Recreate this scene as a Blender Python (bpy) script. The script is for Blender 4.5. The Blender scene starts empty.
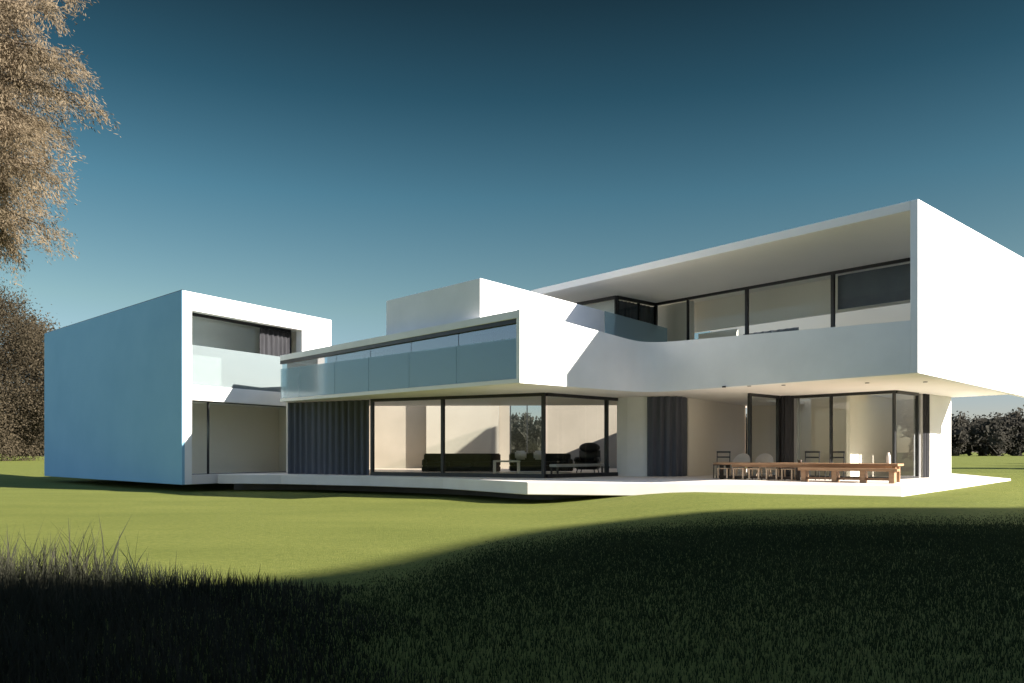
import bpy, bmesh, math, random
from mathutils import Vector, Matrix
import numpy as np
R = math.radians
random.seed(4); rng = np.random.default_rng(7)
SC = bpy.context.scene
COL = SC.collection

# ------------------------------------------------------------------ camera, sky, sun, exposure
EYE = 1.45
cam_d = bpy.data.cameras.new('camera'); cam = bpy.data.objects.new('camera', cam_d); COL.objects.link(cam)
cam.location = (0, 0, EYE); cam.rotation_euler = (R(90), 0, 0)
cam_d.lens = 28.125; cam_d.sensor_width = 36; cam_d.shift_y = 110.5 / 1024
cam_d.clip_start = .1; cam_d.clip_end = 6000
SC.camera = cam

SX, SY, SZ = .9, -.436, .42               # towards the sun: low, from the right and a little behind the camera
SUN_AZ = math.atan2(SX, SY)            # clockwise from +Y
SUN_EL = math.atan(.42)
world = bpy.data.worlds.new('World'); SC.world = world; world.use_nodes = True
wn, wl = world.node_tree.nodes, world.node_tree.links
wn.clear()
sky = wn.new('ShaderNodeTexSky'); sky.sky_type = 'NISHITA'; sky.sun_disc = False
sky.sun_elevation = SUN_EL; sky.sun_rotation = SUN_AZ
sky.air_density = 1.0; sky.dust_density = .35; sky.ozone_density = 2.2; sky.altitude = 100
# clear deep sky: the Sky Texture is graded by elevation (paler at the horizon, deep teal higher up)
SKY = [(0., (.74, .69, .80)), (.052, (.72, .685, .776)), (.171, (.647, .693, .558)), (.30, (.342, .54, .472)), (.403, (.153, .31, .281)), (.488, (.09, .168, .148)), (.7, (.07, .14, .13)), (1., (.07, .14, .13))]
tcw = wn.new('ShaderNodeTexCoord'); sxyz = wn.new('ShaderNodeSeparateXYZ'); grade = wn.new('ShaderNodeValToRGB')
wl.new(tcw.outputs['Generated'], sxyz.inputs[0]); wl.new(sxyz.outputs['Z'], grade.inputs[0])
ge = grade.color_ramp.elements
while len(ge) < len(SKY): ge.new(.5)
for k_, (p_, c_) in enumerate(SKY): ge[k_].position = p_; ge[k_].color = (c_[0] * .683, c_[1] * .683, c_[2] * .683, 1)
mul = wn.new('ShaderNodeMix'); mul.data_type = 'RGBA'; mul.blend_type = 'MULTIPLY'; mul.inputs[0].default_value = 1
bg = wn.new('ShaderNodeBackground'); bg.inputs[1].default_value = .05
wo = wn.new('ShaderNodeOutputWorld')
dotn = wn.new('ShaderNodeVectorMath'); dotn.operation = 'DOT_PRODUCT'
dotn.inputs[1].default_value = Vector((-.1, .95, .3)).normalized()   # graded deep ahead of the camera; brighter ungraded sky elsewhere kept as fill
mrg = wn.new('ShaderNodeMapRange'); mrg.interpolation_type = 'SMOOTHSTEP'
mrg.inputs['From Min'].default_value = .25; mrg.inputs['From Max'].default_value = .76
mrg.inputs['To Min'].default_value = .0; mrg.inputs['To Max'].default_value = 1.
wl.new(tcw.outputs['Generated'], dotn.inputs[0]); wl.new(dotn.outputs['Value'], mrg.inputs[0]); wl.new(mrg.outputs[0], mul.inputs[0])
wl.new(sky.outputs[0], mul.inputs[6]); wl.new(grade.outputs[0], mul.inputs[7])
wl.new(mul.outputs[2], bg.inputs[0]); wl.new(bg.outputs[0], wo.inputs[0])

sl = bpy.data.lights.new('sun', 'SUN'); sl.energy = 4.2; sl.angle = R(.55); sl.color = (1, .935, .84)
so = bpy.data.objects.new('sun', sl); COL.objects.link(so)
sdir = Vector((SX, SY, SZ)).normalized()
so.rotation_euler = sdir.to_track_quat('Z', 'Y').to_euler()
so.location = sdir * 60

vs = SC.view_settings
vs.view_transform = 'Standard'; vs.look = 'None'; vs.exposure = 2.10; vs.gamma = 1; vs.use_curve_mapping = False
SC.cycles.max_bounces = 10; SC.cycles.diffuse_bounces = 5; SC.cycles.transparent_max_bounces = 24
SC.cycles.use_denoising = True

# ------------------------------------------------------------------ materials
def newmat(name):
    m = bpy.data.materials.new(name); m.use_nodes = True
    nt = m.node_tree; nt.nodes.clear()
    out = nt.nodes.new('ShaderNodeOutputMaterial')
    return m, nt, out
def coords(nt, scale=(1, 1, 1)):
    tc = nt.nodes.new('ShaderNodeTexCoord'); mp = nt.nodes.new('ShaderNodeMapping')
    mp.inputs['Scale'].default_value = scale
    nt.links.new(tc.outputs['Object'], mp.inputs[0]); return mp.outputs[0]
def noise(nt, vec, scale, detail=4, rough=.55):
    n = nt.nodes.new('ShaderNodeTexNoise'); n.inputs['Scale'].default_value = scale
    n.inputs['Detail'].default_value = detail; n.inputs['Roughness'].default_value = rough
    nt.links.new(vec, n.inputs['Vector']); return n.outputs['Fac']
def ramp(nt, fac, stops):
    r = nt.nodes.new('ShaderNodeValToRGB'); e = r.color_ramp.elements
    while len(e) < len(stops): e.new(.5)
    for k, (p, c) in enumerate(stops):
        e[k].position = p; e[k].color = (*c, 1)
    nt.links.new(fac, r.inputs[0]); return r.outputs[0]
def surf(name, c0, c1, scale=2.0, rough=.6, bump=0., bscale=60., stretch=(1, 1, 1), spec=.3, metal=0.):
    m, nt, out = newmat(name)
    p = nt.nodes.new('ShaderNodeBsdfPrincipled')
    v = coords(nt, stretch)
    f = noise(nt, v, scale)
    nt.links.new(ramp(nt, f, [(.3, c0), (.7, c1)]), p.inputs['Base Color'])
    p.inputs['Roughness'].default_value = rough; p.inputs['Metallic'].default_value = metal
    p.inputs['Specular IOR Level'].default_value = spec
    if bump:
        b = nt.nodes.new('ShaderNodeBump'); b.inputs['Strength'].default_value = bump; b.inputs['Distance'].default_value = .01
        nt.links.new(noise(nt, v, bscale, 3), b.inputs['Height']); nt.links.new(b.outputs[0], p.inputs['Normal'])
    nt.links.new(p.outputs[0], out.inputs[0]); return m
def glass(name, tint, ior=1.36, rough=0., boost=0.):
    m, nt, out = newmat(name)
    t = nt.nodes.new('ShaderNodeBsdfTransparent'); t.inputs[0].default_value = (*tint, 1)
    g = nt.nodes.new('ShaderNodeBsdfGlossy'); g.inputs['Roughness'].default_value = rough
    fr = nt.nodes.new('ShaderNodeFresnel'); fr.inputs[0].default_value = ior
    fac = fr.outputs[0]
    if boost:
        a = nt.nodes.new('ShaderNodeMath'); a.operation = 'ADD'; a.use_clamp = True; a.inputs[1].default_value = boost
        nt.links.new(fac, a.inputs[0]); fac = a.outputs[0]
    ge_ = nt.nodes.new('ShaderNodeNewGeometry'); iv = nt.nodes.new('ShaderNodeMath'); iv.operation = 'SUBTRACT'; iv.inputs[0].default_value = 1
    nt.links.new(ge_.outputs['Backfacing'], iv.inputs[1])          # the sheet reflects once, at the face that is met first
    ml = nt.nodes.new('ShaderNodeMath'); ml.operation = 'MULTIPLY'
    nt.links.new(fac, ml.inputs[0]); nt.links.new(iv.outputs[0], ml.inputs[1]); fac = ml.outputs[0]
    mx = nt.nodes.new('ShaderNodeMixShader')
    nt.links.new(fac, mx.inputs[0]); nt.links.new(t.outputs[0], mx.inputs[1]); nt.links.new(g.outputs[0], mx.inputs[2])
    nt.links.new(mx.outputs[0], out.inputs[0]); return m
def frosted(name, col, tint, k):
    m, nt, out = newmat(name)
    t = nt.nodes.new('ShaderNodeBsdfTransparent'); t.inputs[0].default_value = (*tint, 1)
    d = nt.nodes.new('ShaderNodeBsdfPrincipled'); d.inputs['Base Color'].default_value = (*col, 1)
    d.inputs['Roughness'].default_value = .15
    mx = nt.nodes.new('ShaderNodeMixShader')
    mx.inputs[0].default_value = k
    nt.links.new(t.outputs[0], mx.inputs[1]); nt.links.new(d.outputs[0], mx.inputs[2])
    nt.links.new(mx.outputs[0], out.inputs[0]); return m
def leafmat(name, c0, c1, scale, trans=.35):
    m, nt, out = newmat(name)
    v = coords(nt); f = noise(nt, v, scale, 5, .65)
    c = ramp(nt, f, [(.32, c0), (.68, c1)])
    d = nt.nodes.new('ShaderNodeBsdfDiffuse'); t = nt.nodes.new('ShaderNodeBsdfTranslucent')
    nt.links.new(c, d.inputs[0]); nt.links.new(c, t.inputs[0])
    mx = nt.nodes.new('ShaderNodeMixShader'); mx.inputs[0].default_value = trans
    nt.links.new(d.outputs[0], mx.inputs[1]); nt.links.new(t.outputs[0], mx.inputs[2])
    nt.links.new(mx.outputs[0], out.inputs[0]); return m

M = {}
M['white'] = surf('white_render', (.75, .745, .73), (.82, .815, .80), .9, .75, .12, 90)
M['shadewall'] = surf('shade_blue_render', (.205, .40, .56), (.235, .44, .60), .5, .8, .12, 90)  # white render with the blue of its shade put into the colour
M['soffit'] = surf('soffit_plaster', (.82, .78, .72), (.85, .81, .75), .7, .8, .05, 80)
M['inner'] = surf('interior_plaster', (.80, .74, .66), (.84, .78, .70), .5, .85, .05, 70)
M['panel'] = surf('interior_pale_panel', (.74, .70, .64), (.78, .74, .68), .5, .8)
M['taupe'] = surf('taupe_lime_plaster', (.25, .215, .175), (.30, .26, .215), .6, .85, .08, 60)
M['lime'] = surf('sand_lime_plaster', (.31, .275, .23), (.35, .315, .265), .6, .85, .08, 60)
M['peach'] = surf('added_wall_peach_plaster', (.84, .755, .65), (.88, .795, .69), .6, .85, .05, 70)
M['slateblind'] = surf('slate_blind_cloth', (.12, .14, .18), (.15, .17, .21), 3, .8, .1, 150)
M['grey'] = surf('interior_grey', (.33, .32, .31), (.38, .37, .36), .6, .8)
M['darkroom'] = surf('dark_wall', (.10, .11, .12), (.14, .15, .16), .6, .8)
M['terrace'] = surf('terrace_concrete', (.72, .66, .61), (.78, .73, .68), 1.2, .7, .15, 45)
M['plinth'] = surf('plinth_concrete', (.10, .10, .10), (.14, .14, .14), 1.5, .9)
M['floor'] = surf('pale_timber_floor', (.56, .45, .36), (.64, .53, .44), 2., .45, .0, 40, (.4, 6, 1))
M['black'] = surf('black_aluminium', (.012, .012, .014), (.02, .02, .022), 4, .4, 0, 40, spec=.4)
M['curtain'] = surf('slate_fabric', (.075, .08, .10), (.10, .105, .125), 5, .9, .2, 200, (6, 6, .4))
M['greycurtain'] = surf('grey_fabric', (.26, .26, .27), (.33, .33, .34), 5, .9, .2, 200, (6, 6, .4))
M['darkcurtain'] = surf('black_fabric', (.02, .02, .023), (.035, .035, .04), 5, .9, .2, 200, (6, 6, .4))
M['glass'] = glass('clear_glass', (.93, .95, .94))
M['tealglass'] = glass('blue_grey_glass', (.56, .71, .78), 1.6, .02, .14)
M['rail'] = frosted('pale_rail_glass', (.38, .52, .59), (.78, .88, .92), .40)
M['frost'] = frosted('milky_glass', (.17, .20, .205), (.86, .93, .94), .72)
M['wood'] = surf('oiled_timber', (.27, .155, .085), (.40, .245, .14), 3, .5, .2, 60, (1, 12, 12))
M['darkwood'] = surf('dark_timber', (.035, .022, .016), (.06, .04, .028), 3, .55, .2, 60, (1, 12, 12))
M['palewood'] = surf('pale_timber', (.45, .33, .22), (.55, .42, .30), 3, .55, .1, 60)
M['chairwhite'] = surf('white_lacquer', (.74, .71, .66), (.80, .77, .72), 3, .35)
M['sofa'] = surf('black_leather', (.012, .013, .014), (.022, .023, .025), 6, .5, .2, 120)
M['cushion'] = surf('white_cotton', (.74, .73, .71), (.80, .79, .77), 6, .9, .2, 150)
M['stone'] = surf('grey_stone', (.36, .35, .34), (.44, .43, .42), 4, .5)
M['ceramic'] = surf('white_ceramic', (.72, .68, .62), (.78, .74, .68), 4, .3)
M['greyblind'] = surf('grey_blind_cloth', (.50, .51, .52), (.55, .56, .57), 3, .8, .1, 150)
M['lamp'] = surf('dark_downlight', (.02, .02, .02), (.035, .035, .035), 4, .5)
M['bark'] = surf('bark', (.10, .075, .055), (.18, .14, .10), 3, .9, .6, 20, (4, 4, 1))
M['gold'] = leafmat('blond_foliage', (.14, .11, .068), (.34, .27, .19), .9, .48)
M['brown'] = leafmat('brown_foliage', (.030, .026, .018), (.085, .068, .046), .12, .25)
M['forest'] = leafmat('forest_foliage', (.055, .053, .046), (.085, .077, .064), .05, .5)
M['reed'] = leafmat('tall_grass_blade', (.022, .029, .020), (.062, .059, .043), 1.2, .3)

M['rough'] = leafmat('shade_grass_blade', (.030, .043, .021), (.043, .056, .026), .7, .3)  # blade colour kept dark to paint the foreground shade deeper
def grass_material():
    m, nt, out = newmat('mown_lawn')
    p = nt.nodes.new('ShaderNodeBsdfPrincipled'); p.inputs['Roughness'].default_value = .9
    p.inputs['Specular IOR Level'].default_value = .1
    v = coords(nt)
    big = noise(nt, coords(nt, (.55, 1.3, 1)), .3, 8, .68)
    c1 = ramp(nt, big, [(.28, (.118, .138, .033)), (.72, (.172, .186, .049))])
    fine = noise(nt, coords(nt, (1, 1.6, 1)), 9, 6, .75)
    c2 = ramp(nt, fine, [(.25, (.55, .62, .5)), (.75, (1.3, 1.24, 1.22))])
    mx = nt.nodes.new('ShaderNodeMix'); mx.data_type = 'RGBA'; mx.blend_type = 'MULTIPLY'; mx.inputs[0].default_value = 1
    nt.links.new(c1, mx.inputs[6]); nt.links.new(c2, mx.inputs[7])
    nt.links.new(mx.outputs[2], p.inputs['Base Color'])
    b = nt.nodes.new('ShaderNodeBump'); b.inputs['Strength'].default_value = .6; b.inputs['Distance'].default_value = .03
    nt.links.new(noise(nt, v, 30, 4, .7), b.inputs['Height']); nt.links.new(b.outputs[0], p.inputs['Normal'])
    nt.links.new(p.outputs[0], out.inputs[0]); return m
M['grass'] = grass_material()

# ------------------------------------------------------------------ mesh helpers
def V2(p): return Vector((p[0], p[1]))
def obj(name, bm, mat, parent=None, smooth=False):
    me = bpy.data.meshes.new(name)
    bmesh.ops.recalc_face_normals(bm, faces=bm.faces)
    bm.to_mesh(me); bm.free()
    me.materials.append(mat)
    if smooth:
        for p in me.polygons: p.use_smooth = True
    o = bpy.data.objects.new(name, me); COL.objects.link(o)
    if parent: o.parent = parent
    return o
def raw(name, verts, faces, mat, parent=None):
    me = bpy.data.meshes.new(name); me.from_pydata(verts, [], faces); me.update()
    me.materials.append(mat)
    o = bpy.data.objects.new(name, me); COL.objects.link(o)
    if parent: o.parent = parent
    return o
def tag(o, label, cat, group=None, kind=None):
    if label: o['label'] = label
    if cat: o['category'] = cat
    if group: o['group'] = group
    if kind: o['kind'] = kind
    return o
def thing(name, label, cat, loc=(0, 0, 0), rz=0, group=None):
    o = bpy.data.objects.new(name, None); COL.objects.link(o)
    o.empty_display_size = .2
    o.location = loc; o.rotation_euler = (0, 0, rz)
    return tag(o, label, cat, group)
def lst(z, n): return list(z) if isinstance(z, (list, tuple)) else [z] * n
def prism(bm, poly, z0, z1):
    n = len(poly); a, b = lst(z0, n), lst(z1, n)
    lo = [bm.verts.new((p[0], p[1], a[i])) for i, p in enumerate(poly)]
    hi = [bm.verts.new((p[0], p[1], b[i])) for i, p in enumerate(poly)]
    bm.faces.new(lo[::-1]); bm.faces.new(hi)
    for i in range(n):
        j = (i + 1) % n
        bm.faces.new((lo[i], lo[j], hi[j], hi[i]))
def wall(bm, p, q, t, z0, z1, t0=0.):
    """wall from p to q; thickness t towards the left of p->q (t0 start offset). z may be (at p, at q)"""
    p, q = V2(p), V2(q); d = (q - p).normalized(); n = Vector((-d.y, d.x))
    a, b = lst(z0, 2), lst(z1, 2)
    prism(bm, [p + n * t0, q + n * t0, q + n * (t0 + t), p + n * (t0 + t)], [a[0], a[1], a[1], a[0]], [b[0], b[1], b[1], b[0]])
def ribbon(bm, pts, t, z0, z1):
    """curved wall through pts, thickness to the left, z lists per point"""
    n = len(pts); P = [V2(p) for p in pts]; a, b = lst(z0, n), lst(z1, n)
    off = []
    for i in range(n):
        d = (P[min(i + 1, n - 1)] - P[max(i - 1, 0)]).normalized()
        off.append(P[i] + Vector((-d.y, d.x)) * t)
    rows = []
    for i in range(n):
        rows.append([bm.verts.new((*P[i], a[i])), bm.verts.new((*P[i], b[i])), bm.verts.new((*off[i], b[i])), bm.verts.new((*off[i], a[i]))])
    for i in range(n - 1):
        for k in range(4):
            l = (k + 1) % 4
            bm.faces.new((rows[i][k], rows[i + 1][k], rows[i + 1][l], rows[i][l]))
    bm.faces.new(rows[0]); bm.faces.new(rows[-1][::-1])
def box(bm, c, s, rz=0., bev=0.):
    m = Matrix.Translation(c) @ Matrix.Rotation(rz, 4, 'Z') @ Matrix.Diagonal((*s, 1))
    r = bmesh.ops.create_cube(bm, size=1, matrix=m)
    if bev:
        es = list({e for v in r['verts'] for e in v.link_edges})
        bmesh.ops.bevel(bm, geom=es, offset=bev, segments=2, affect='EDGES')
def tube(bm, pts, r, seg=8):
    pts = [Vector(p) for p in pts]; rs = lst(r, len(pts)); rows = []
    for i, p in enumerate(pts):
        d = (pts[min(i + 1, len(pts) - 1)] - pts[max(i - 1, 0)]).normalized()
        u = d.orthogonal().normalized() if abs(d.z) < .95 else Vector((1, 0, 0)); u = (u - d * u.dot(d)).normalized(); w = d.cross(u)
        rows.append([bm.verts.new(p + (u * math.cos(2 * math.pi * k / seg) + w * math.sin(2 * math.pi * k / seg)) * rs[i]) for k in range(seg)])
    for a, b in zip(rows, rows[1:]):
        for k in range(seg):
            bm.faces.new((a[k], a[(k + 1) % seg], b[(k + 1) % seg], b[k]))
    bm.faces.new(rows[0][::-1]); bm.faces.new(rows[-1])
def lerp(p, q, t): return (p[0] + (q[0] - p[0]) * t, p[1] + (q[1] - p[1]) * t)
def bev(o, w=.012):
    b = o.modifiers.new('bevel', 'BEVEL'); b.width = w; b.segments = 2; b.limit_method = 'ANGLE'; b.angle_limit = R(40)
    return o

# ------------------------------------------------------------------ ground
def sstep(a, b, x):
    t = np.clip((x - a) / (b - a), 0, 1); return t * t * (3 - 2 * t)
def ground_h(x, y):
    rise = sstep(.3, 5., x) * np.clip(.345 + .05 * (y - 20), .1, .57) * sstep(7, 18, y) * (1 - sstep(24, 50, x)) * (1 - sstep(38, 70, y))
    return rise + .015 * np.sin(x * .31 + 1) * np.cos(y * .27)
def axis(lo, f0, f1, hi, step):
    mid = np.arange(f0, f1 + .01, step)
    a = f0 - np.geomspace(step, f0 - lo, 30)[::-1]; b = f1 + np.geomspace(step, hi - f1, 30)
    return np.concatenate([a, mid, b])
gx, gy = axis(-2500, -30, 40, 2500, .6), axis(-600, -6, 60, 3500, .6)
GX, GY = np.meshgrid(gx, gy); GZ = ground_h(GX, GY)
gv = np.stack([GX.ravel(), GY.ravel(), GZ.ravel()], 1).tolist(); nx = len(gx)
gf = [(j * nx + i, j * nx + i + 1, (j + 1) * nx + i + 1, (j + 1) * nx + i) for j in range(len(gy) - 1) for i in range(nx - 1)]
go = raw('lawn', gv, gf, M['grass']); go['kind'] = 'structure'
for p in go.data.polygons: p.use_smooth = True

# unseen bank added on the right, ridge shaped to throw the near lawn's shade
edge = [(-24, 2.5), (-17, 5), (-12, 6.2), (-6, 7.0), (-2.6, 8.5), (-1.2, 11), (-.3, 13.8), (1.7, 16.2), (4.2, 17.2), (7.2, 17.1), (9.6, 16.9), (12.2, 17.9), (18, 23.5), (26, 31), (60, 50)]
def shade_bank():
    D = 36.; rid = [(x + SX * D, y + SY * D) for x, y in edge]
    # resample smoothly
    P = np.array(rid); seg = np.r_[0, np.cumsum(np.hypot(*np.diff(P, axis=0).T))]
    s = np.linspace(0, seg[-1], 140); X = np.interp(s, seg, P[:, 0]); Y = np.interp(s, seg, P[:, 1])
    k = np.ones(7) / 7
    Xp = np.pad(X, 3, 'edge'); Yp = np.pad(Y, 3, 'edge'); X = np.convolve(Xp, k, 'valid'); Y = np.convolve(Yp, k, 'valid')
    H = .42 * D * (1 - sstep(.93, 1, s / s[-1])) * sstep(0, .07, s / s[-1])
    sec = np.linspace(-1, 1, 25); verts = []; W = 13.
    for i in range(len(s)):
        a, b = max(i - 1, 0), min(i + 1, len(s) - 1)
        d = np.array([X[b] - X[a], Y[b] - Y[a]]); d /= np.hypot(*d); n = np.array([-d[1], d[0]])
        for u in sec:
            w = W if u < 0 else 11.5
            h = H[i] * (.5 + .5 * math.cos(math.pi * abs(u))) - .06
            verts.append((X[i] + n[0] * u * w, Y[i] + n[1] * u * w, h))
    m = len(sec)
    faces = [(i * m + j, i * m + j + 1, (i + 1) * m + j + 1, (i + 1) * m + j) for i in range(len(s) - 1) for j in range(m - 1)]
    o = raw('shade_bank', verts, faces, M['grass']); o['kind'] = 'structure'
    for p in o.data.polygons: p.use_smooth = True
shade_bank()

# ------------------------------------------------------------------ plan of the house
Z_F, Z_S, Z_R = .63, 3.30, 7.37          # floor, soffit, roof
fd = Vector((-.64, .77)).normalized()    # along the left-facing fronts, going back
ud = Vector((.73, .68)).normalized()     # along the right-facing fronts, going back
C1 = Vector((9.49, 18.7)); C3 = C1 + ud * 9.6
C2 = Vector((.21, 21.4)); E = Vector((-8.58, 29.6)); J = Vector((4.27, 24.98))
W0 = Vector((-11.76, 28.5)); W1 = Vector((-7.9, 35.)); W3 = Vector((-22.8, 39.)); W2 = W1 + (W3 - W0)

# terrace slab on its set-back plinth
A = Vector((.41, 21.9)); B = Vector((9.75, 20.0)); Dp = Vector((15.4, 24.7))
tp = [(-10.9, 29.6), (-8.4, 29.1), (-4.85, 27.35), (-2.2, 25.5), A, B, Dp, (16.9, 30.5), (13, 40.5), (-9.4, 40.5), (-6.3, 35)]
bm = bmesh.new(); prism(bm, tp, .28, Z_F)
bev(tag(obj('terrace', bm, M['terrace']), None, None, kind='structure'), .02)
bm = bmesh.new(); prism(bm, [(-10.6, 30.5), (-7.5, 30.6), (-3.8, 28.6), (-1.2, 26.6), (1.2, 23.2), (9.6, 21.2), (14.4, 25), (15.8, 30.2), (12.5, 37), (-6, 37)], -.3, .28)
tag(obj('terrace_foundation', bm, M['plinth']), None, None, kind='structure')

HOUSE = thing('modern_house', 'white flat-roofed modern house with cantilevered upper floor and large glass walls', 'house', (2, 28, 0))
HI = Matrix.Translation((-2, -28, 0))
def part(name, bm, mat, parent=None, b=0., label=None):
    """a part of the house; its vertices are given in world metres"""
    bm.transform(HI)
    o = obj(name, bm, mat, parent or HOUSE)
    if b: bev(o, b)
    if label: o['label'] = label
    return o
def new(): return bmesh.new()

def window(p, q, z0, z1, mull=(), fw=.06, dp=.09, mat='glass', top=.08, bot=.08, wide=(), ends=(1, 1), label=None):
    """aluminium frame from p to q with one pane per bay"""
    p, q = V2(p), V2(q); d = q - p; L = d.length; d.normalize()
    bm = new(); wall(bm, p, q, dp, z0, z0 + bot, -dp / 2); wall(bm, p, q, dp, z1 - top, z1, -dp / 2)
    cuts = ([0.] if ends[0] else []) + list(mull) + ([1.] if ends[1] else [])
    for t in cuts:
        w = fw * (1.9 if t in wide else 1.)
        c = min(max(t * L, w / 2), L - w / 2)
        wall(bm, p + d * (c - w / 2), p + d * (c + w / 2), dp + .012, z0 + bot, z1 - top, -dp / 2 - .006)
    o = part('window', bm, M['black'], None, label=label)
    b = [0.] + list(mull) + [1.]
    for t0, t1 in zip(b, b[1:]):
        bm = new(); wall(bm, p + d * (t0 * L + fw / 2), p + d * (t1 * L - fw / 2), .012, z0 + bot, z1 - top, -.006)
        part('pane', bm, M[mat], o)
    return o
def curtain_mesh(pts, z0, z1, wl=.22, amp=.05, th=.012):
    P = np.array([(p[0], p[1]) for p in pts]); seg = np.r_[0, np.cumsum(np.hypot(*np.diff(P, axis=0).T))]
    n = max(int(seg[-1] / (wl / 8)), 8); s = np.linspace(0, seg[-1], n)
    X, Y = np.interp(s, seg, P[:, 0]), np.interp(s, seg, P[:, 1])
    ph = np.cumsum(rng.normal(1, .28, n)) * (2 * math.pi * (s[1] - s[0]) / wl)
    a = amp * (.75 + .25 * np.sin(s * 2.1)); out = []
    for i in range(n):
        i0, i1 = max(i - 1, 0), min(i + 1, n - 1)
        d = np.array([X[i1] - X[i0], Y[i1] - Y[i0]]); d /= np.hypot(*d)
        o = math.sin(ph[i]) * a[i]
        out.append((X[i] - d[1] * o, Y[i] + d[0] * o))
    bm = new(); ribbon(bm, out, th, z0, z1)
    return bm
def curtain(pts, z0, z1, mat, label, **k):
    o = obj('curtain', curtain_mesh(pts, z0, z1, **k), M[mat])
    return tag(o, label, 'curtain', 'curtains and drapes of the house')

# ---- left wing -------------------------------------------------------------
wu = (W1 - W0).normalized(); wf = (W3 - W0).normalized(); WL = (W1 - W0).length
ZW = 7.22
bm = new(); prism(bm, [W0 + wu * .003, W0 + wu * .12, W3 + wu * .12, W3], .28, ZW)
part('side_wall', bm, M['shadewall'], b=.01, label='left wing side wall with blue shade put into its render colour')
bm = new(); prism(bm, [W0 + wu * .02 + wf * .02, W0 + wu * .1 + wf * .02, W3 + wu * .1, W3 + wu * .02], ZW, ZW + .03); part('coping', bm, M['black'])
bm = new()
def fr(s0, s1, z0, z1, t=.35, t0=0.): wall(bm, W0 + wu * s0, W0 + wu * s1, t, z0, z1, t0)
fr(.12, .42, .28, ZW); fr(.42, 5.82, 6.56, ZW); fr(5.82, WL, .63, ZW); fr(.42, 5.82, 3.33, 3.88, .3)
part('front_wall', bm, M['white'], b=.01)
bm = new(); prism(bm, [W0 + wu * .42 + wf * .35, W1 + wf * .35, W2, W3 + wu * .42], 6.96, ZW - .02)
part('roof', bm, M['white'])
bm = new(); prism(bm, [W0 + wu * .42 + wf * .3, W1 + wf * .3, W2, W3 + wu * .42], 3.34, 3.6)
part('upper_floor', bm, M['inner'])
bm = new(); prism(bm, [W0 + wu * .42, W1, W2, W3 + wu * .42], .28, .627)
part('floor_slab', bm, M['terrace'], b=.01)
bm = new(); wall(bm, W0 + wf * 1.9 + wu * .13, W0 + wf * 1.9 + wu * 5.9, .2, .627, 3.34); part('room_wall', bm, M['peach'])
bm = new(); wall(bm, W0 + wu * 5.83 + wf * .36, W0 + wu * 5.83 + wf * 1.88, -.12, .627, 3.34); part('room_wall', bm, M['peach'])
bm = new(); wall(bm, W1 - wu * .2 + wf * .36, W1 - wu * .2 + wf * 5.5, -.2, 3.6, 6.96); part('room_wall', bm, M['inner'])
window(W0 + wu * .42 + wf * .9, W0 + wu * 5.8 + wf * .9, 3.6, 6.96, (.72,), top=.42, label='wide upper window of the left wing')
window(W0 + wu * .42 + wf * .3, W0 + wu * 5.8 + wf * .3, .627, 3.34, (.16,), top=.04, bot=.02, fw=.03, ends=(0, 0))
bm = new(); wall(bm, W0 + wu * .43, W0 + wu * 5.8, .02, 3.88, 5.34, .12)
part('balustrade', bm, M['frost'], label='milky glass balustrade of the left wing balcony')
curtain([W0 + wu * 4.05 + wf * .72, W0 + wu * 5.75 + wf * .72], 3.62, 6.5, 'darkcurtain', 'slate grey curtain at the upper window of the left wing')
bm = new(); wall(bm, W0 + wu * .45 + wf * 2.9, W1 - wu * .25 + wf * 2.9, .12, 3.605, 6.955)
part('partition', bm, M['white'])

# ---- upper band: soffit slab, curved parapet ribbon, right end wall ---------
r = 1.1; cu = (J - C2).normalized(); cv = (C1 - J).normalized()
a0, a1 = J - cu * r, J + cv * r
band = [C2, C2 + cu * 1.4, C2 + cu * 2.8]
for k in range(13):
    t = k / 12; band.append(a0 * (1 - t) ** 2 + J * 2 * t * (1 - t) + a1 * t * t)
wallin = C1 + fd * .18
for k in range(1, 5): band.append(a1.lerp(wallin, k / 4))
cl = np.r_[0, np.cumsum([(q - p).length for p, q in zip(band, band[1:])])]
ztop = np.interp(cl, [0, (J - C2).length - .5, cl[-1]], [5.27, 4.84, 4.55]).tolist()
bm = new(); ribbon(bm, band, .14, Z_S, ztop)
o = part('parapet', bm, M['white'], label='curved white parapet band of the upper floor')
for p in o.data.polygons: p.use_smooth = True
o.data.set_sharp_from_angle(angle=R(30)) if hasattr(o.data, 'set_sharp_from_angle') else None
bm = new(); prism(bm, [C1, C3, C3 + fd * .18, C1 + fd * .18], [Z_S, 3.13, 3.13, Z_S], Z_R)
part('end_wall', bm, M['white'], b=.012, label='tall white end wall facing the sun')
inn = [p + Vector((-.04, .05)) for p in band[1:3]] + [p + Vector((.0, .07)) for p in band[3:16]] + [p + Vector((.06, .05)) for p in band[16:]]
cb = C3 + fd * .18
bk = cb + fd * 12
slab = [E, C2 + Vector((-.02, .02))] + inn[:-1] + [wallin + ud * .05, cb - ud * .02, cb - ud * .02 + fd * 2.75, cb - ud * 3.2 + fd * 2.75, cb - ud * 3.2 + fd * 7.6, cb - ud * .02 + fd * 7.6, bk, (5.2, 31.7), (-6.9, 32.3)]  # notch and short back edge are added light wells over the rooms below
bm = new(); prism(bm, slab, Z_S + .004, 3.42)
part('soffit', bm, M['soffit'])
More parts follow.
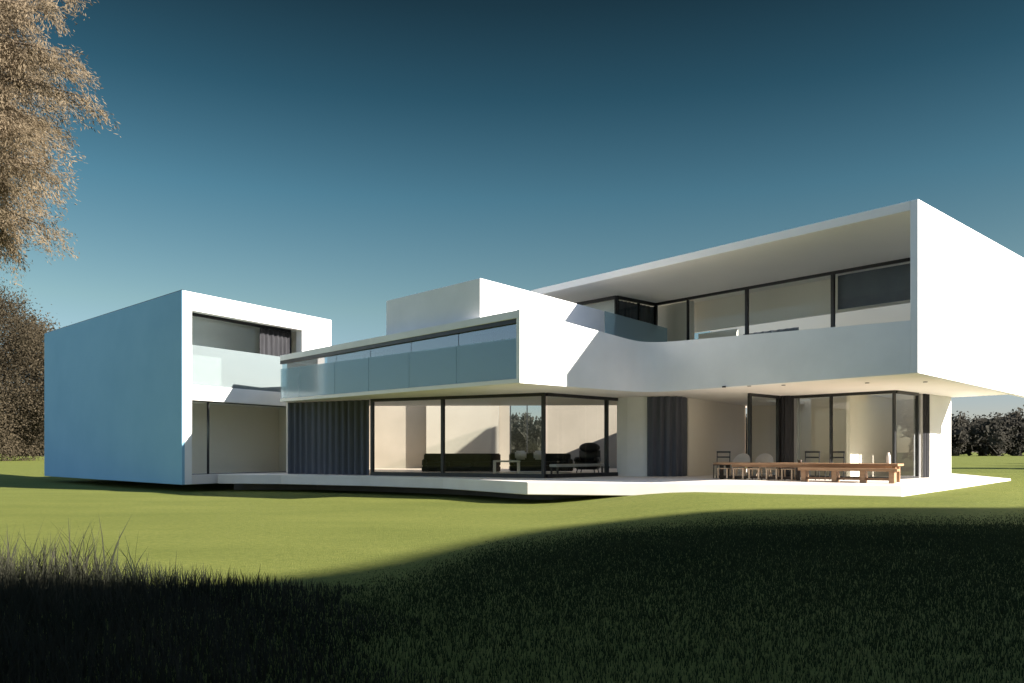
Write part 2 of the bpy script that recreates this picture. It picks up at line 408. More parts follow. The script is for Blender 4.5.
# roof of the right block
rf0 = C1 + fd * .18
bm = new(); prism(bm, [rf0, rf0 + ud * 3.4, rf0 + ud * 3.4 + fd * .75, rf0 + ud * 5.7 + fd * 1.5, rf0 + ud * 5.7 + fd * 11.2, (3.0, 31.4), rf0 + fd * 13.6], 7.14, Z_R - .003)  # cut back and notched at the corner to admit added daylight
part('roof', bm, M['soffit'], b=.01, label='cantilevered roof over the upper balcony')
bm = new()
wall(bm, cb, bk, .25, 3.42, 7.14)
part('back_wall', bm, M['inner'])
bm = new(); wall(bm, rf0 + ud * 5.6 + fd * 1.55, rf0 + ud * 5.6 + fd * 10.4, -.1, 6.0, 7.137); part('added_bulkhead', bm, M['inner'])  # added to screen the roof opening from below
bm = new(); prism(bm, [rf0 + ud * 5.72 + fd * 1.52, rf0 + ud * 3.42 + fd * .74, rf0 + ud * 3.42 + fd * .02, rf0 + ud * 9.58 + fd * .02, rf0 + ud * 9.58 + fd * 11.9, rf0 + ud * 5.72 + fd * 11.1], 7.28, 7.30)
part('added_skylight', bm, M['glass'])  # unseen rooflight, added to bring sun down into the rooms

# ---- upper glazing ----------------------------------------------------------
H0 = Vector((11.95, 23.1)); H1 = Vector((5.5, 30.6)); K = Vector((3.8, 29.1)); K2 = Vector((2.1, 30.95))
hd = (H1 - H0)
def hfr(px):      # where the sight line through a photo column meets the glazing line, used once for the mullion spacing
    k = (px - 512) / 800; return (k * H0.y - H0.x) / (hd.x - k * hd.y)
window(H0, H1, 3.42, 7.14, tuple(hfr(x) for x in (833, 747, 688)), fw=.055, top=.09, wide=(hfr(833), hfr(747)), label='long upper window behind the balcony')
window(K, H1, 3.42, 7.14, (.55,), fw=.06, top=.12)
window(K2, K, 3.42, 7.14, (), fw=.06, top=.12)
curtain([K + Vector((.12, .16)), H1 + Vector((.12, .22))], 3.44, 7.0, 'curtain', 'dark slate curtain in the upper corner window')
n_in = Vector((-hd.y, hd.x)).normalized(); n_in = n_in if n_in.y > 0 else -n_in
def hp(t, off): return H0 + hd * t + n_in * off
curtain([hp(hfr(722), 1.3), hp(hfr(778), 1.3)], 3.44, 5.75, 'curtain', 'dark slate screen drape inside the long upper window', wl=.3)
bm = new(); wall(bm, hp(hfr(905) - .06, .18), hp(hfr(835), .18), -.015, 5.95, 7.02)
part('blind', bm, M['slateblind'], label='dark roller blind half drawn in the right upper pane')
bm = new(); wall(bm, hp(hfr(688) + .02, 1.0), hp(hfr(722), 1.0), -.1, 3.44, 5.9)
wall(bm, hp(hfr(688) + .012, .45), hp(1.03, .45), -.1, 3.44, 7.1)
part('partition', bm, M['panel'])
bm = new(); wall(bm, K2 + Vector((.2, .5)), K + Vector((.1, .5)), .1, 3.44, 7.1); part('partition', bm, M['white'])
# ---- central glass box ------------------------------------------------------
zr0 = {'C2': 5.05, 'E': 4.82}
roofp = [E, C2 + Vector((-.003, .003)), C2 + cu * 2.6 + Vector((-.03, .04)), (4.0, 27.4), (1.5, 31.4), (-6.9, 32.3)]
bm = new(); prism(bm, roofp, [4.82, 5.05, 4.9, 4.75, 4.75, 4.75], [5.02, 5.262, 4.985, 4.85, 4.9, 4.95])
part('roof', bm, M['white'], b=.008, label='thin roof edge of the central glass box')
ed = (E - C2).normalized(); en = Vector((-ed.y, ed.x)); en = en if en.y > 0 else -en
g0, g1 = C2 + en * .1 + cu * .03, E + en * .1
def efr(px):
    k = (px - 512) / 800; d = g1 - g0; return (k * g0.y - g0.x) / (d.x - k * d.y)
mz = tuple(efr(x) for x in (459, 411.6, 371, 337))
p, q = V2(g0), V2(g1); L = (q - p).length
bm = new(); wall(bm, p, q, .1, [4.93, 4.70], [5.05, 4.82], .0)
wall(bm, p, q, .06, 3.42, 3.46)
fo = part('window', bm, M['black'], label='teal glass band of the central box')
for t0, t1 in zip((0,) + mz, mz + (1,)):
    z1 = [4.93 - .23 * t0, 4.93 - .23 * t1]
    bm = new(); wall(bm, p.lerp(q, t0) + ed * .012, p.lerp(q, t1) - ed * .012, .016, 3.46, z1)
    part('pane', bm, M['tealglass'], fo)
# railing glass standing on the floor edge in front of the band
ph0, ph1 = C2 + en * .03 - cu * 0, E + en * .03
for t0, t1 in zip((0,) + mz, mz + (1,)):
    bm = new(); wall(bm, ph0.lerp(ph1, t0) + ed * .008, ph0.lerp(ph1, t1) - ed * .008, .014, 3.32, [4.52, 4.52] if t0 < .9 else [4.5, 4.5])
    part('balustrade', bm, M['rail'])
bm = new(); wall(bm, C2 + en * 2.9 + cu * .3, E + en * 2.9, .15, 3.42, 4.78); wall(bm, E + en * 2.88 - ed * .05, E + en * .25 - ed * .05, .1, 3.42, 4.78)
part('room_wall', bm, M['grey'])
curtain([C2 + ed * .3 + en * .5, C2 + ed * 2.3 + en * .5], 3.44, 4.85, 'curtain', 'dark curtain inside the right end of the central glass box')
curtain([C2 + ed * 6.0 + en * .5, C2 + ed * 8.2 + en * .5], 3.44, 4.75, 'greycurtain', 'grey curtain inside the middle of the central glass box')

# ---- roof storey above the central box ---------------------------------------
P = Vector((-.91, 22.8)); pd = Vector((.70, .714)).normalized(); P6 = P + pd * 5.75; PT = P + pd * 9.5; P2 = Vector((-4.13, 26.26))
bm = new(); prism(bm, [P, P6, P6 + Vector((-3.2, 3.4)), P2], [5.15, 4.9, 4.9, 4.9], [6.41, 6.19, 6.3, 6.41])
part('roof_storey', bm, M['white'], b=.012, label='low white storey set back on the central roof')
bm = new(); wall(bm, P6 + pd * .02, PT, .014, 4.3, [6.19, 6.03]); part('balustrade', bm, M['rail'])
bm = new(); wall(bm, PT + fd * .02, PT + fd * 2.3, -.014, 4.3, 6.03); part('balustrade', bm, M['rail'])

# ---- ground floor: living room ------------------------------------------------
G = Vector((1.03, 25.)); Q = Vector((-8.03, 29.6)); GR = Vector((3.59, 27.4))
tq = .658
G7 = G.lerp(Q, tq)
window(G, G7, Z_F, Z_S + .002, (.368 / tq,), fw=.10, dp=.11, top=.10, bot=.13, label='left glass front of the living room')
window(G + ud * .08, GR, Z_F, Z_S + .002, (2.95 / (GR - G).length,), fw=.09, dp=.11, top=.10, bot=.13, ends=(0, 0), label='right glass front of the living room')
curtain([G7 + (Q - G).normalized() * .06, Q + (Q - G).normalized() * .3], Z_F + .01, Z_S - .02, 'curtain', 'long slate pleated curtain closing the ground floor left of the living room', wl=.27, amp=.06)
bm = new()
rw = [GR + Vector((.0, .0)), (3.9, 27.15), (4.25, 26.95), (4.6, 26.75)]
ribbon(bm, rw, .25, Z_F, Z_S + .002)
o = part('pier', bm, M['white'], label='rounded white pier beside the dark curtain')
bm_c = [(4.5, 26.66), (5.0, 26.5), (5.4, 26.45), (5.75, 26.75), (5.95, 27.3)]
curtain(bm_c, Z_F + .01, Z_S - .01, 'curtain', 'slate pleated curtain wrapped round the corner between the living room and the dining terrace', wl=.24, amp=.05)
bm = new()
wall(bm, (6.02, 27.3), (9.4, 32.2), .2, Z_F, Z_S + .002)
part('recess_wall', bm, M['inner'])
def iw(p, q, t=.15):
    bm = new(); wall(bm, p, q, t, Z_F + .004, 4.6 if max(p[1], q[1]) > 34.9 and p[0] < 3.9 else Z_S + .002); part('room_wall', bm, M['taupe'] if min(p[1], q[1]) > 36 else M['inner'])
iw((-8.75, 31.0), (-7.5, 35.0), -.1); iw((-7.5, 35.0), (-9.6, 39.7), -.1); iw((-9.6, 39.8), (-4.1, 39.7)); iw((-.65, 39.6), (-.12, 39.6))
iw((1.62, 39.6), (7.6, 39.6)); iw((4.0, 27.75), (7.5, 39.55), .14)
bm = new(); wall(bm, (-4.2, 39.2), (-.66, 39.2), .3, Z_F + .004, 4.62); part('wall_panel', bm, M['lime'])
window((-.1, 39.75), (1.6, 39.65), Z_F + .004, 4.5, (.5,), fw=.05, bot=.05, top=.05)
lf = [(-8.2, 30.3), (-4.8, 28.35), (.9, 25.45), (3.5, 27.6), (3.9, 27.9), (7.3, 39.5), (-9.4, 39.5), (-7.6, 35)]
bm = new(); prism(bm, lf, Z_F + .001, Z_F + .012); part('floor', bm, M['floor'])

# ---- ground floor: glass pavilion on the right ----------------------------------
N = Vector((11.5, 24.)); Mv = Vector((9.25, 26.4)); O = Vector((7.45, 25.15)); CL = Vector((13.45, 25.74)); CR = Vector((14.85, 27.05))
window(N, Mv, Z_F, Z_S + .002, (.6,), fw=.07, top=.09, bot=.06, label='glass front of the dining pavilion')
window(N + ud * .07, N.lerp(CL, .62), Z_F, Z_S + .002, (), fw=.05, top=.09, bot=.06, ends=(0, 1))
window(O, (8.8, 26.4), Z_F, Z_S + .002, (), fw=.09, top=.09, bot=.06)
bm = new(); wall(bm, CL, CR, .3, Z_F, Z_S + .002); part('pier', bm, M['white'], b=.01, label='white sunlit pier at the right end of the pavilion')
curtain([N.lerp(CL, .63) + Vector((-.05, .1)), N.lerp(CL, .80) + Vector((-.05, .1))], Z_F + .01, Z_S, 'greycurtain', 'grey curtain at the right end of the pavilion beside the white pier', wl=.13, amp=.03)
curtain([N.lerp(CL, .81), N.lerp(CL, .985)], Z_F + .01, Z_S, 'darkcurtain', 'narrow black curtain touching the white pier', wl=.14, amp=.03)
curtain([(8.84, 26.42), (9.0, 26.2), (9.25, 26.28)], Z_F + .01, Z_S, 'darkcurtain', 'black curtain between the two glass fronts of the dining terrace', wl=.14, amp=.03)
curtain([(9.28, 26.32), (9.45, 26.28)], Z_F + .01, Z_S, 'greycurtain', 'narrow grey curtain edge at the left end of the pavilion front', wl=.12, amp=.025)
bm = new()
wall(bm, (14.62, 27.3), (10.9, 31.8), .15, Z_F, 3.42); wall(bm, (10.9, 31.8), (9.5, 32.3), .15, Z_F, Z_S + .002)
part('room_wall', bm, M['peach'])

pf = (Mv - N).normalized(); p0 = N + pf * 1.5 + ud * .3
bm = new(); wall(bm, p0, p0 + ud * 3.6, .12, Z_F, Z_S + .002); part('partition', bm, M['peach'])  # added wall that catches the sun and bounces it into the pavilion

bm = new(); wall(bm, Mv + ud * 2.0 + pf * .3, N + ud * 2.0 + pf * 1.64, -.12, Z_F, Z_S + .002); part('room_wall', bm, M['peach'])

# recessed downlights in the soffit
for x, y in ((6.04, 22.8), (6.64, 22.4), (7.5, 22.1), (9.5, 21.4), (10.9, 21.1)):
    bm = new()
    tube(bm, [(x, y, Z_S + .03), (x, y, Z_S - .012)], .055, 16)
    part('downlight', bm, M['lamp'])

# ------------------------------------------------------------------ furniture
def local(p, q):
    """placement of a long thing from p to q"""
    p, q = V2(p), V2(q); d = q - p
    return (*((p + q) / 2), Z_F), math.atan2(d.y, d.x), d.length
loc, rz, L = local((6.2, 24.55), (10.45, 21.5))
t = thing('dining_table', 'long low timber table on the terrace with dark lower shelf', 'table', loc, rz)
bm = new()
arc = [(-L / 2 + .43 - .43 * math.sin(a_), .43 * math.cos(a_)) for a_ in np.linspace(0, math.pi, 15)]
prism(bm, arc + [(L / 2, -.43), (L / 2, .43)], .445, .505)
obj('tabletop', bm, M['wood'], t)
for x in (-L / 2 + .35, 0, L / 2 - .12):
    for y in (-.28, .28):
        bm = new(); box(bm, (x, y, .2225), (.10, .09, .445), 0, .006); obj('leg', bm, M['wood'] if x > .5 else M['darkwood'], t)
bm = new(); arc2 = [(-L / 2 + .42 - .33 * math.sin(a_), .36 * math.cos(a_)) for a_ in np.linspace(0, math.pi, 15)]
prism(bm, arc2 + [(-.12, -.36), (-.12, .36)], .03, .10); obj('shelf', bm, M['darkwood'], t)
bm = new(); box(bm, (.2, .36, .405), (L - 1., .03, .07)); box(bm, (.2, -.36, .405), (L - 1., .03, .07)); obj('apron', bm, M['wood'], t)

loc, rz, L2 = local((8.0, 22.25), (10.05, 20.8))
b = thing('bench', 'stout low timber bench in the sun at the right front of the long table', 'bench', loc, rz)
bm = new()
for k in range(2): box(bm, (0, -.1 + .2 * k, .345), (L2, .19, .07), 0, .008)
obj('seat', bm, M['wood'], b)
for x in (-L2 / 2 + .14, -L2 / 2 + .95, L2 / 2 - .85, L2 / 2 - .14):
    bm = new(); box(bm, (x, 0, .155), (.13, .34, .31), 0, .008); obj('leg', bm, M['wood'], b)
bm = new(); box(bm, (0, 0, .10), (L2 - .3, .05, .06)); obj('stretcher', bm, M['wood'], b)

# low stools tucked under the shaded half of the table
def copy_tree(o):
    c = o.copy(); COL.objects.link(c)
    for ch in o.children:
        k = ch.copy(); COL.objects.link(k); k.parent = c
    return c
st = thing('stool', 'low pale slatted stool under the shaded left half of the long table', 'stool', (0, 0, Z_F), 0, 'stools under the long table')
bm = new()
for k in range(4): box(bm, (0, -.12 + .08 * k, .33), (.34, .065, .025), 0, .004)
obj('seat', bm, M['palewood'], st)
for x in (-.14, .14):
    for y in (-.12, .12):
        bm = new(); box(bm, (x, y, .16), (.04, .04, .315), 0, .004); obj('leg', bm, M['palewood'], st)
tp0 = Vector((6.2, 24.55)); tdv = (Vector((10.45, 21.5)) - tp0).normalized(); tn = Vector((tdv.y, -tdv.x))
if tn.y > 0: tn = -tn
for i, s in enumerate((.45, .92, 1.4, 1.9, 2.35)):
    o = st if i == 0 else copy_tree(st)
    c = tp0 + tdv * s + tn * .34; o.location = (c.x, c.y, Z_F); o.rotation_euler = (0, 0, math.atan2(tdv.y, tdv.x) + (.05 if i % 2 else -.04))

# white shell chairs and dark frame chairs behind the table
def shell_chair(x, y, rz, label):
    c = thing('shell_chair', label, 'chair', (x, y, Z_F), rz, 'white shell chairs behind the table')
    bm = new(); rows = []
    for k in range(13):
        a = math.pi * (k / 12) + math.pi; h = .36 + .42 * math.sin(math.pi * k / 12) ** .6
        ca, sa = math.cos(a) * .27, -math.sin(a) * .25
        rows.append([bm.verts.new((ca * f, sa * f, z)) for f, z in ((.8, .36), (1., .40 + .3 * (h - .36)), (1.04, h), (.98, h), (.92, .42), (.72, .38))])
    for p_, q_ in zip(rows, rows[1:]):
        for k in range(5): bm.faces.new((p_[k], p_[k + 1], q_[k + 1], q_[k]))
    bmesh.ops.solidify(bm, geom=bm.faces[:], thickness=.012)
    obj('backrest', bm, M['chairwhite'], c, True)
    bm = new(); tube(bm, [(0, .02, .37), (0, .02, .42)], .235, 20); obj('seat', bm, M['chairwhite'], c)
    for sx in (-1, 1):
        for sy in (-1, 1):
            bm = new(); tube(bm, [(sx * .14, sy * .14, .38), (sx * .21, sy * .2, 0)], [.016, .011]); obj('leg', bm, M['palewood'], c)
    return c
trz = math.atan2(tdv.y, tdv.x)
shell_chair(7.02, 24.55, trz, 'white rounded shell chair behind the table, nearer its left end')
shell_chair(7.62, 24.2, trz + .15, 'white rounded shell chair behind the table, beside the black curtain')
def frame_chair(x, y, rz, label):
    c = thing('frame_chair', label, 'chair', (x, y, Z_F), rz, 'dark frame chairs behind the table')
    bm = new(); box(bm, (0, 0, .42), (.42, .42, .03), 0, .006); obj('seat', bm, M['darkwood'], c)
    bm = new(); tube(bm, [(-.2, .2, .42), (-.2, .23, .84)], .014); tube(bm, [(.2, .2, .42), (.2, .23, .84)], .014)
    box(bm, (0, .232, .82), (.44, .022, .05), 0, .004); box(bm, (0, .22, .66), (.38, .018, .04), 0, .004)
    obj('backrest', bm, M['black'], c)
    for sx in (-1, 1):
        for sy in (-1, 1):
            bm = new(); tube(bm, [(sx * .19, sy * .19, .41), (sx * .2, sy * .2, 0)], .014); obj('leg', bm, M['black'], c)
frame_chair(6.55, 25.0, trz + .1, 'thin dark frame chair behind the left end of the table')
frame_chair(8.8, 23.6, trz, 'dark frame chair behind the table in front of the pavilion mullion, left one')
frame_chair(9.35, 23.2, trz - .08, 'dark frame chair behind the table, right of its twin before the pavilion glass')
bm = new(); cx, cy = 10.22, 21.72
for z0, z1, r0, r1 in ((0, .04, .055, .06), (.04, .22, .06, .05), (.22, .30, .05, .03)):
    pass
tube(bm, [(0, 0, 0), (0, 0, .03), (0, 0, .2), (0, 0, .25), (0, 0, .3)], [.05, .058, .055, .035, .03], 16)
o = obj('vase', bm, M['ceramic'], None, True); o.location = (cx, cy, Z_F + .505)
tag(o, 'small white vase on the right end of the long table', 'vase')
bm = new(); tube(bm, [(0, 0, 0), (0, 0, .02), (0, 0, .09)], [.04, .05, .055], 14)
o = obj('bowl', bm, M['darkwood'], None, True); o.location = (8.3, 23.05, Z_F + .505); tag(o, 'small dark bowl on the middle of the long table', 'bowl')

# living room
def sofa(x, y, rz, w, label, arm=True):
    s = thing('sofa', label, 'sofa', (x, y, Z_F + .012), rz, 'black sofas in the living room')
    bm = new(); box(bm, (0, 0, .16), (w, .95, .22), 0, .03); obj('base', bm, M['sofa'], s)
    n = max(int(w / .95), 1); sw = (w - .3) / n
    for k in range(n):
        bm = new(); box(bm, (-w / 2 + .15 + sw * (k + .5), -.06, .35), (sw - .02, .78, .15), 0, .04); obj('seat_cushion', bm, M['sofa'], s)
    bm = new(); box(bm, (0, .39, .51), (w, .17, .48), 0, .04); obj('backrest', bm, M['sofa'], s)
    for sx in (-1, 1):
        bm = new(); box(bm, (sx * (w / 2 - .07), -.05, .40), (.14, .70, .26), 0, .03); obj('armrest', bm, M['sofa'], s)
    return s
sofa(-1.95, 31.0, .0, 3.0, 'long black leather sofa in front of the pale wall panel')
sofa(1.15, 32.0, .05, 2.5, 'black leather sofa below the back window carrying two white cushions')
for x, lab in ((.35, 'white cushion on the black sofa, left of the window mullion'), (1.1, 'white cushion on the black sofa, right of the window mullion')):
    bm = new(); box(bm, (0, 0, 0), (.46, .14, .36), 0, .06)
    o = obj('cushion', bm, M['cushion'], None, True); o.location = (x, 32.2, Z_F + .69); o.rotation_euler = (R(-12), 0, .05)
    tag(o, lab, 'cushion', 'white cushions')
ac = thing('armchair', 'dark high-backed armchair with rounded headrest behind the right glass front', 'armchair', (2.95, 31.2, Z_F + .012), -.35)
bm = new(); box(bm, (0, 0, .30), (.85, .8, .34), 0, .06); obj('seat', bm, M['sofa'], ac, True)
bm = new(); box(bm, (0, .34, .65), (.85, .2, .6), 0, .08); obj('backrest', bm, M['sofa'], ac, True)
bm = new(); bmesh.ops.create_uvsphere(bm, u_segments=20, v_segments=12, radius=.5, matrix=Matrix.Translation((0, .3, .98)) @ Matrix.Diagonal((.85, .34, .4, 1))); obj('headrest', bm, M['sofa'], ac, True)
for sx in (-1, 1):
    bm = new(); box(bm, (sx * .4, -.02, .5), (.14, .7, .22), 0, .05); obj('armrest', bm, M['sofa'], ac, True)
for sx in (-1, 1):
    for sy in (-1, 1):
        bm = new(); tube(bm, [(sx * .33, sy * .3, .14), (sx * .36, sy * .33, 0)], .02); obj('leg', bm, M['black'], ac)
ct = thing('coffee_table', 'white coffee table with slab end in front of the black sofas', 'table', (-.2, 29.2, Z_F + .012), .1)
bm = new(); box(bm, (0, 0, .47), (.95, .6, .06), 0, .006); obj('tabletop', bm, M['chairwhite'], ct)
bm = new(); box(bm, (-.44, 0, .22), (.07, .6, .44), 0, .006); obj('leg', bm, M['chairwhite'], ct)
bm = new(); box(bm, (.44, 0, .22), (.06, .5, .44), 0, .006); obj('leg', bm, M['chairwhite'], ct)
loc, rz, L3 = local((1.35, 26.25), (3.3, 28.0))
lb = thing('low_bench', 'low grey slab bench on thin black legs inside the right glass front', 'bench', (loc[0], loc[1], Z_F + .012), rz)
bm = new(); box(bm, (0, 0, .36), (L3, .36, .09), 0, .008); obj('seat', bm, M['stone'], lb)
for x in (-L3 / 2 + .06, L3 / 2 - .06):
    for y in (-.14, .14):
        bm = new(); box(bm, (x, y, .157), (.05, .05, .314)); obj('leg', bm, M['black'], lb)
bm = new(); prism(bm, [(-4.5, 29.3), (1.2, 27.6), (2.2, 30.6), (-3.6, 31.8)], 0, .012)
o = obj('rug', bm, M['panel']); o.location = (0, 0, Z_F + .014); tag(o, 'pale rug under the coffee table on the living room floor', 'rug')

# ------------------------------------------------------------------ trees
def leaf_cloud(cent, dirs, n, size, aspect, spread, droop=0., rnd=.6):
    """n small two-face leaves round every centre; returns verts, faces (diamond leaves)"""
    N_ = len(cent) * n
    c = np.repeat(cent, n, 0) + rng.normal(0, 1, (N_, 3)) * spread
    d = np.repeat(dirs, n, 0) + rng.normal(0, rnd, (N_, 3)); d[:, 2] -= droop
    d /= np.linalg.norm(d, axis=1)[:, None]
    u = np.cross(d, rng.normal(0, 1, (N_, 3))); u /= np.linalg.norm(u, axis=1)[:, None]
    L_ = size * rng.uniform(.6, 1.4, N_)[:, None]; W_ = L_ * aspect
    v = np.empty((N_, 4, 3)); v[:, 0] = c - d * L_ / 2; v[:, 1] = c + u * W_ / 2 + d * L_ * .05; v[:, 2] = c + d * L_ / 2; v[:, 3] = c - u * W_ / 2 + d * L_ * .05
    return v.reshape(-1, 3)
def leaves_obj(name, vs_, mat, parent, origin):
    vs_ = vs_ - np.array(origin); n = len(vs_) // 4
    me = bpy.data.meshes.new(name); me.vertices.add(len(vs_)); me.vertices.foreach_set('co', vs_.astype(np.float32).ravel())
    me.loops.add(n * 4); me.loops.foreach_set('vertex_index', np.arange(n * 4, dtype=np.int32))
    me.polygons.add(n); me.polygons.foreach_set('loop_start', np.arange(0, n * 4, 4, dtype=np.int32)); me.polygons.foreach_set('loop_total', np.full(n, 4, dtype=np.int32))
    me.update(calc_edges=True); me.materials.append(mat)
    o = bpy.data.objects.new(name, me); COL.objects.link(o)
    if parent: o.parent = parent
    return o

# near tree: blond feathery drooping crown entering from the upper left
def near_tree():
    base = (-14.2, 16.2, 0.)
    t = thing('feathery_tree', 'blond feathery tree whose drooping crown enters at the upper left', 'tree', base)
    bm = new(); tube(bm, [(0, 0, -.1), (.1, 0, 2.5), (.0, .1, 5), (.2, 0, 8), (.1, 0, 11)], [.36, .28, .24, .16, .05], 10); obj('trunk', bm, M['bark'], t)
    # branches droop outward; sprays hang from them
    cents, dirs = [], []
    bm = new()
    lobes = [(5.6, -.1, 8.6), (5.1, -.5, 10.1), (4.3, .2, 7.2), (3.6, -.2, 6.2), (5.0, .4, 11.1), (5.4, -.4, 9.3), (4.5, 0, 7.9), (2.8, .3, 5.9), (4.5, .8, 9.7)]
    for k in range(60):
        a = rng.uniform(0, 2 * math.pi); rr = rng.uniform(2.8, 4.6)
        lobes.append((rr * math.cos(a), rr * math.sin(a), rng.uniform(6.2, 12.)))
    for k in range(95):
        a = rng.uniform(-.9, .9); rr = rng.uniform(2.4, 4.5)
        zz = rng.uniform(6.3, 12.); lobes.append((min(rr, 2.6 + 1.0 * (zz - 6.0)) * math.cos(a), rr * math.sin(a), zz))
    for (x, y, z) in lobes:
        e = np.array([x, y, z]); s = np.array([0, 0, min(z + .8, 10.8) - .8]); mid = (s + e) / 2 + np.array([0, 0, .9])
        pts = [s * (1 - q) ** 2 + 2 * mid * q * (1 - q) + e * q * q for q in np.linspace(0, 1, 9)]
        tube(bm, pts, list(np.linspace(.07, .008, 9)), 5)
        for q in np.linspace(.22, 1, 15):
            c = s * (1 - q) ** 2 + 2 * mid * q * (1 - q) + e * q * q
            for _ in range(3):
                out = np.array([x, y, 0]) / (math.hypot(x, y) + .01)
                d = out * rng.uniform(.2, .9) + rng.normal(0, .45, 3) + np.array([0, 0, -.55]); d /= np.linalg.norm(d)
                ln = rng.uniform(.35, .95)
                for w in np.linspace(.05, 1, 8):
                    cents.append(c + d * ln * w + np.array([0, 0, -.12 * w * w])); dirs.append(d)
    obj('limbs', bm, M['bark'], t)
    v = leaf_cloud(np.array(cents) + np.array(base), np.array(dirs), 13, .09, .2, .065, .3, .5)
    leaves_obj('crown', v, M['gold'], t, base)
near_tree()

def blob_tree(base, H, rad, mat, label, name='broad_tree', nclump=260, leaf=.55, per=60, low=.04, lean=0.):
    t = thing(name, label, 'tree', base)
    bm = new(); tube(bm, [(0, 0, -.2), (.1, 0, H * .3), (0, .1, H * .6), (lean, 0, H * .9)], [H * .022, H * .016, H * .01, H * .003], 8)
    for k in range(9):
        a = rng.uniform(0, 6.28); z = H * rng.uniform(.2, .6)
        tube(bm, [(0, 0, z), (math.cos(a) * rad * .35, math.sin(a) * rad * .35, z + H * .08), (math.cos(a) * rad * .75, math.sin(a) * rad * .75, z + H * .12)], [H * .009, H * .006, H * .002], 6)
    obj('trunk', bm, M['bark'], t)
    c = []
    while len(c) < nclump:
        u = rng.uniform(-1, 1, 3); rr = np.linalg.norm(u[:2])
        h = (u[2] + 1) / 2; lim = (math.sin(math.pi * min(max(h * .80 + .16, 0), 1))) ** .75
        if rr < lim and rr > lim * rng.uniform(0, .95):
            k = 1 + .12 * math.sin(7 * math.atan2(u[1], u[0]) + 5 * h)
            c.append((u[0] * rad * k + lean * h, u[1] * rad * k, H * (low + (1 - low) * h)))
    c = np.array(c); d = c - np.array([0, 0, H * .5]); d /= np.linalg.norm(d, axis=1)[:, None]
    v = leaf_cloud(c, d, per, leaf, .5, rad * .085, .2, .9)
    leaves_obj('crown', v, mat, t, (0, 0, 0))
    return t
blob_tree((-88, 130, 0), 28, 15, M['brown'], 'tall brown-leaved tree behind the left end of the house', nclump=850, per=260, leaf=.34)
blob_tree((-116, 150, 0), 24, 13, M['brown'], 'second brown-leaved tree beyond the left edge, mostly hidden', nclump=350, per=80, leaf=.7)

# trees outside the frame: those to the right shade the far lawn, those behind the photographer are added to shut off the sky over the near lawn
for x, y, h in ((58, 47, 13), (69, 57, 14), (82, 68, 14), (96, 84, 15), (114, 102, 16), (134, 122, 16)):
    blob_tree((x, y, 0), h, 6.5, M['brown'], 'brown-leaved tree in the row beyond the right edge of the lawn', nclump=150, per=40, leaf=.8)['group'] = 'trees beyond the right edge of the lawn'
for x, y, h in ((-5, -6, 15), (3, -9, 16), (-13, -4, 15), (-8, -14, 17)):
    blob_tree((x, y, 0), h, 6.5, M['brown'], 'unseen brown-leaved tree added behind the photographer to block the sky', nclump=260, per=60, leaf=.6, low=.2)['group'] = 'added sky-blocking trees behind the photographer'

# far wood round the horizon: one mass
def forest():
    cs = []
    for x in np.arange(-330, 430, 5.5):
        for row in range(2):
            xx = x + rng.uniform(-2, 2); yy = 285 + row * 9 + rng.uniform(-4, 4); H = rng.uniform(11.5, 15.5) + (1.2 if row else 0); rad = rng.uniform(3., 4.6)
            n = 44
            u = rng.normal(0, 1, (n, 3)); u /= np.linalg.norm(u, axis=1)[:, None]; u *= rng.uniform(.55, 1, (n, 1))
            cs.append(np.stack([xx + u[:, 0] * rad, yy + u[:, 1] * rad, H * .5 + u[:, 2] * H * .5], 1))
    c = np.concatenate(cs); c[:, 2] = np.maximum(c[:, 2], .3)
    d = rng.normal(0, 1, c.shape)
    v = leaf_cloud(c, d, 26, .85, .7, .9, 0, .9)
    v = np.concatenate([v, leaf_cloud(c[::3] * np.array([1, 1, .92]), d[::3], 3, 4.2, .9, .4, 0, .9)])
    o = leaves_obj('forest', v, M['forest'], None, (0, 0, 0))
    tag(o, 'dark brownish wood along the far edge of the lawn', 'forest', kind='stuff')
forest()

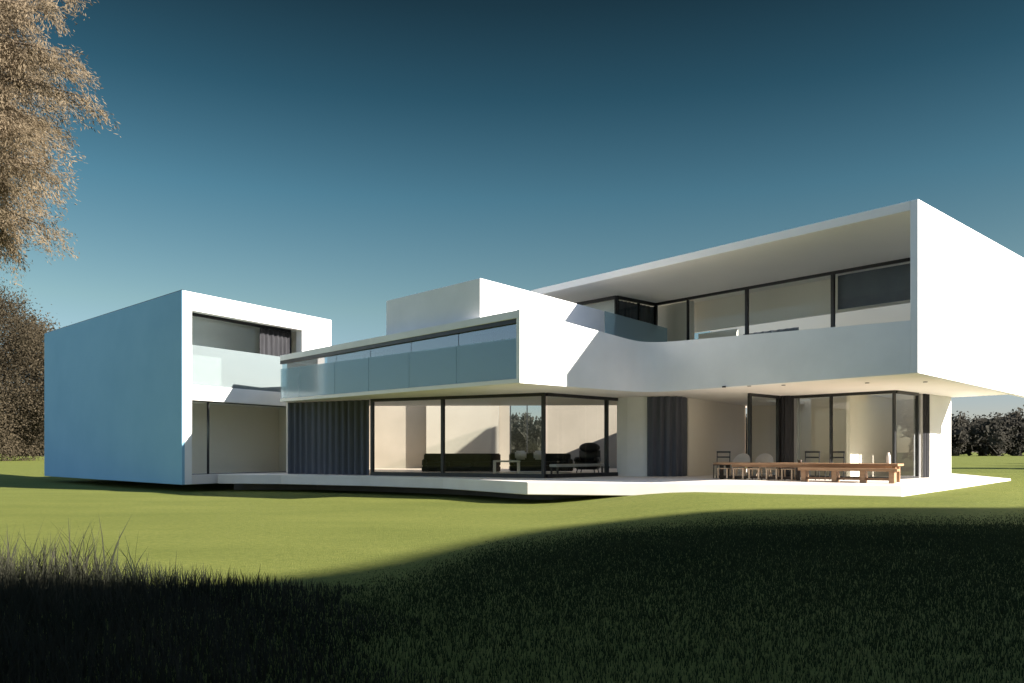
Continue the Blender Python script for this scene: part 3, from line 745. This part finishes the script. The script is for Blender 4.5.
# ------------------------------------------------------------------ tall grass in the shaded foreground
def blades(name, X, Y, Hh, W, mat, label):
    n = len(X); a = rng.uniform(0, 6.28, n); lean = rng.uniform(.05, .45, n) * Hh; la = rng.uniform(0, 6.28, n)
    Z = ground_h(X, Y) - .01
    wx, wy = np.cos(a) * W / 2, np.sin(a) * W / 2
    f = [0., .35, .7, 1.]; wd = [1., .85, .5, .04]
    V = np.zeros((n, 8, 3))
    for k in range(4):
        ox, oy = np.cos(la) * lean * f[k] ** 2, np.sin(la) * lean * f[k] ** 2
        V[:, 2 * k] = np.stack([X + ox - wx * wd[k], Y + oy - wy * wd[k], Z + Hh * f[k] * (1 - .08 * f[k])], 1)
        V[:, 2 * k + 1] = np.stack([X + ox + wx * wd[k], Y + oy + wy * wd[k], Z + Hh * f[k] * (1 - .08 * f[k])], 1)
    quads = np.array([[0, 1, 3, 2], [2, 3, 5, 4], [4, 5, 7, 6]])
    idx = (np.arange(n)[:, None, None] * 8 + quads[None]).reshape(-1).astype(np.int32); m = n * 3
    me = bpy.data.meshes.new(name); me.vertices.add(n * 8); me.vertices.foreach_set('co', V.astype(np.float32).ravel())
    me.loops.add(m * 4); me.loops.foreach_set('vertex_index', idx)
    me.polygons.add(m); me.polygons.foreach_set('loop_start', np.arange(0, m * 4, 4, dtype=np.int32)); me.polygons.foreach_set('loop_total', np.full(m, 4, dtype=np.int32))
    me.update(calc_edges=True); me.materials.append(mat)
    o = bpy.data.objects.new(name, me); COL.objects.link(o)
    return tag(o, label, 'grass', kind='stuff')
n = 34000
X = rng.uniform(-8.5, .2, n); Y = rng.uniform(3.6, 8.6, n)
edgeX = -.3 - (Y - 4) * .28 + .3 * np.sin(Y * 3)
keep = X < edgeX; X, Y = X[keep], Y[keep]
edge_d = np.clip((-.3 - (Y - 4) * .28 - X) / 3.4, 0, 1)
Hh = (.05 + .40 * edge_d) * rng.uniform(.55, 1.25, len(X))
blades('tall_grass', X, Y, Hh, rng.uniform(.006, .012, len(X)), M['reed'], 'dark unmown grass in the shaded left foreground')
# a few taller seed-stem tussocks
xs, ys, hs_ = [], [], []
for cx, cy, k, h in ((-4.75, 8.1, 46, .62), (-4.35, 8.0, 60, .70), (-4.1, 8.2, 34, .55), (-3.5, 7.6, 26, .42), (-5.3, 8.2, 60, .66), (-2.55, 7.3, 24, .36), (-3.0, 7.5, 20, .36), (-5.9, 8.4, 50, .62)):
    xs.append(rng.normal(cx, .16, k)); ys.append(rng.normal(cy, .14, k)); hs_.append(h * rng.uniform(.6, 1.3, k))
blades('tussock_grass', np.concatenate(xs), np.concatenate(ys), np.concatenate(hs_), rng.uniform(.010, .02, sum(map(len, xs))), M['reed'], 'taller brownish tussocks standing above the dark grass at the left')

# short dark grass, shade put into its colour, thinning out at the shadow edge
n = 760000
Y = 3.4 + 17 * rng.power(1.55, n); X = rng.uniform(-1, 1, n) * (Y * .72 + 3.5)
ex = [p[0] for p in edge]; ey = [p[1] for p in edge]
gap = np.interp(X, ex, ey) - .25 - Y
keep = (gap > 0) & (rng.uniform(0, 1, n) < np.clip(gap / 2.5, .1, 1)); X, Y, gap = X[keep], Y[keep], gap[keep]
blades('shade_grass', X, Y, (.02 + .035 * np.clip(gap / 4, 0, 1)) * rng.uniform(.5, 1.5, len(X)), rng.uniform(.0035, .007, len(X)) * (.8 + Y / 9), M['rough'], 'short grass close to the camera with shade put into its dark colour')
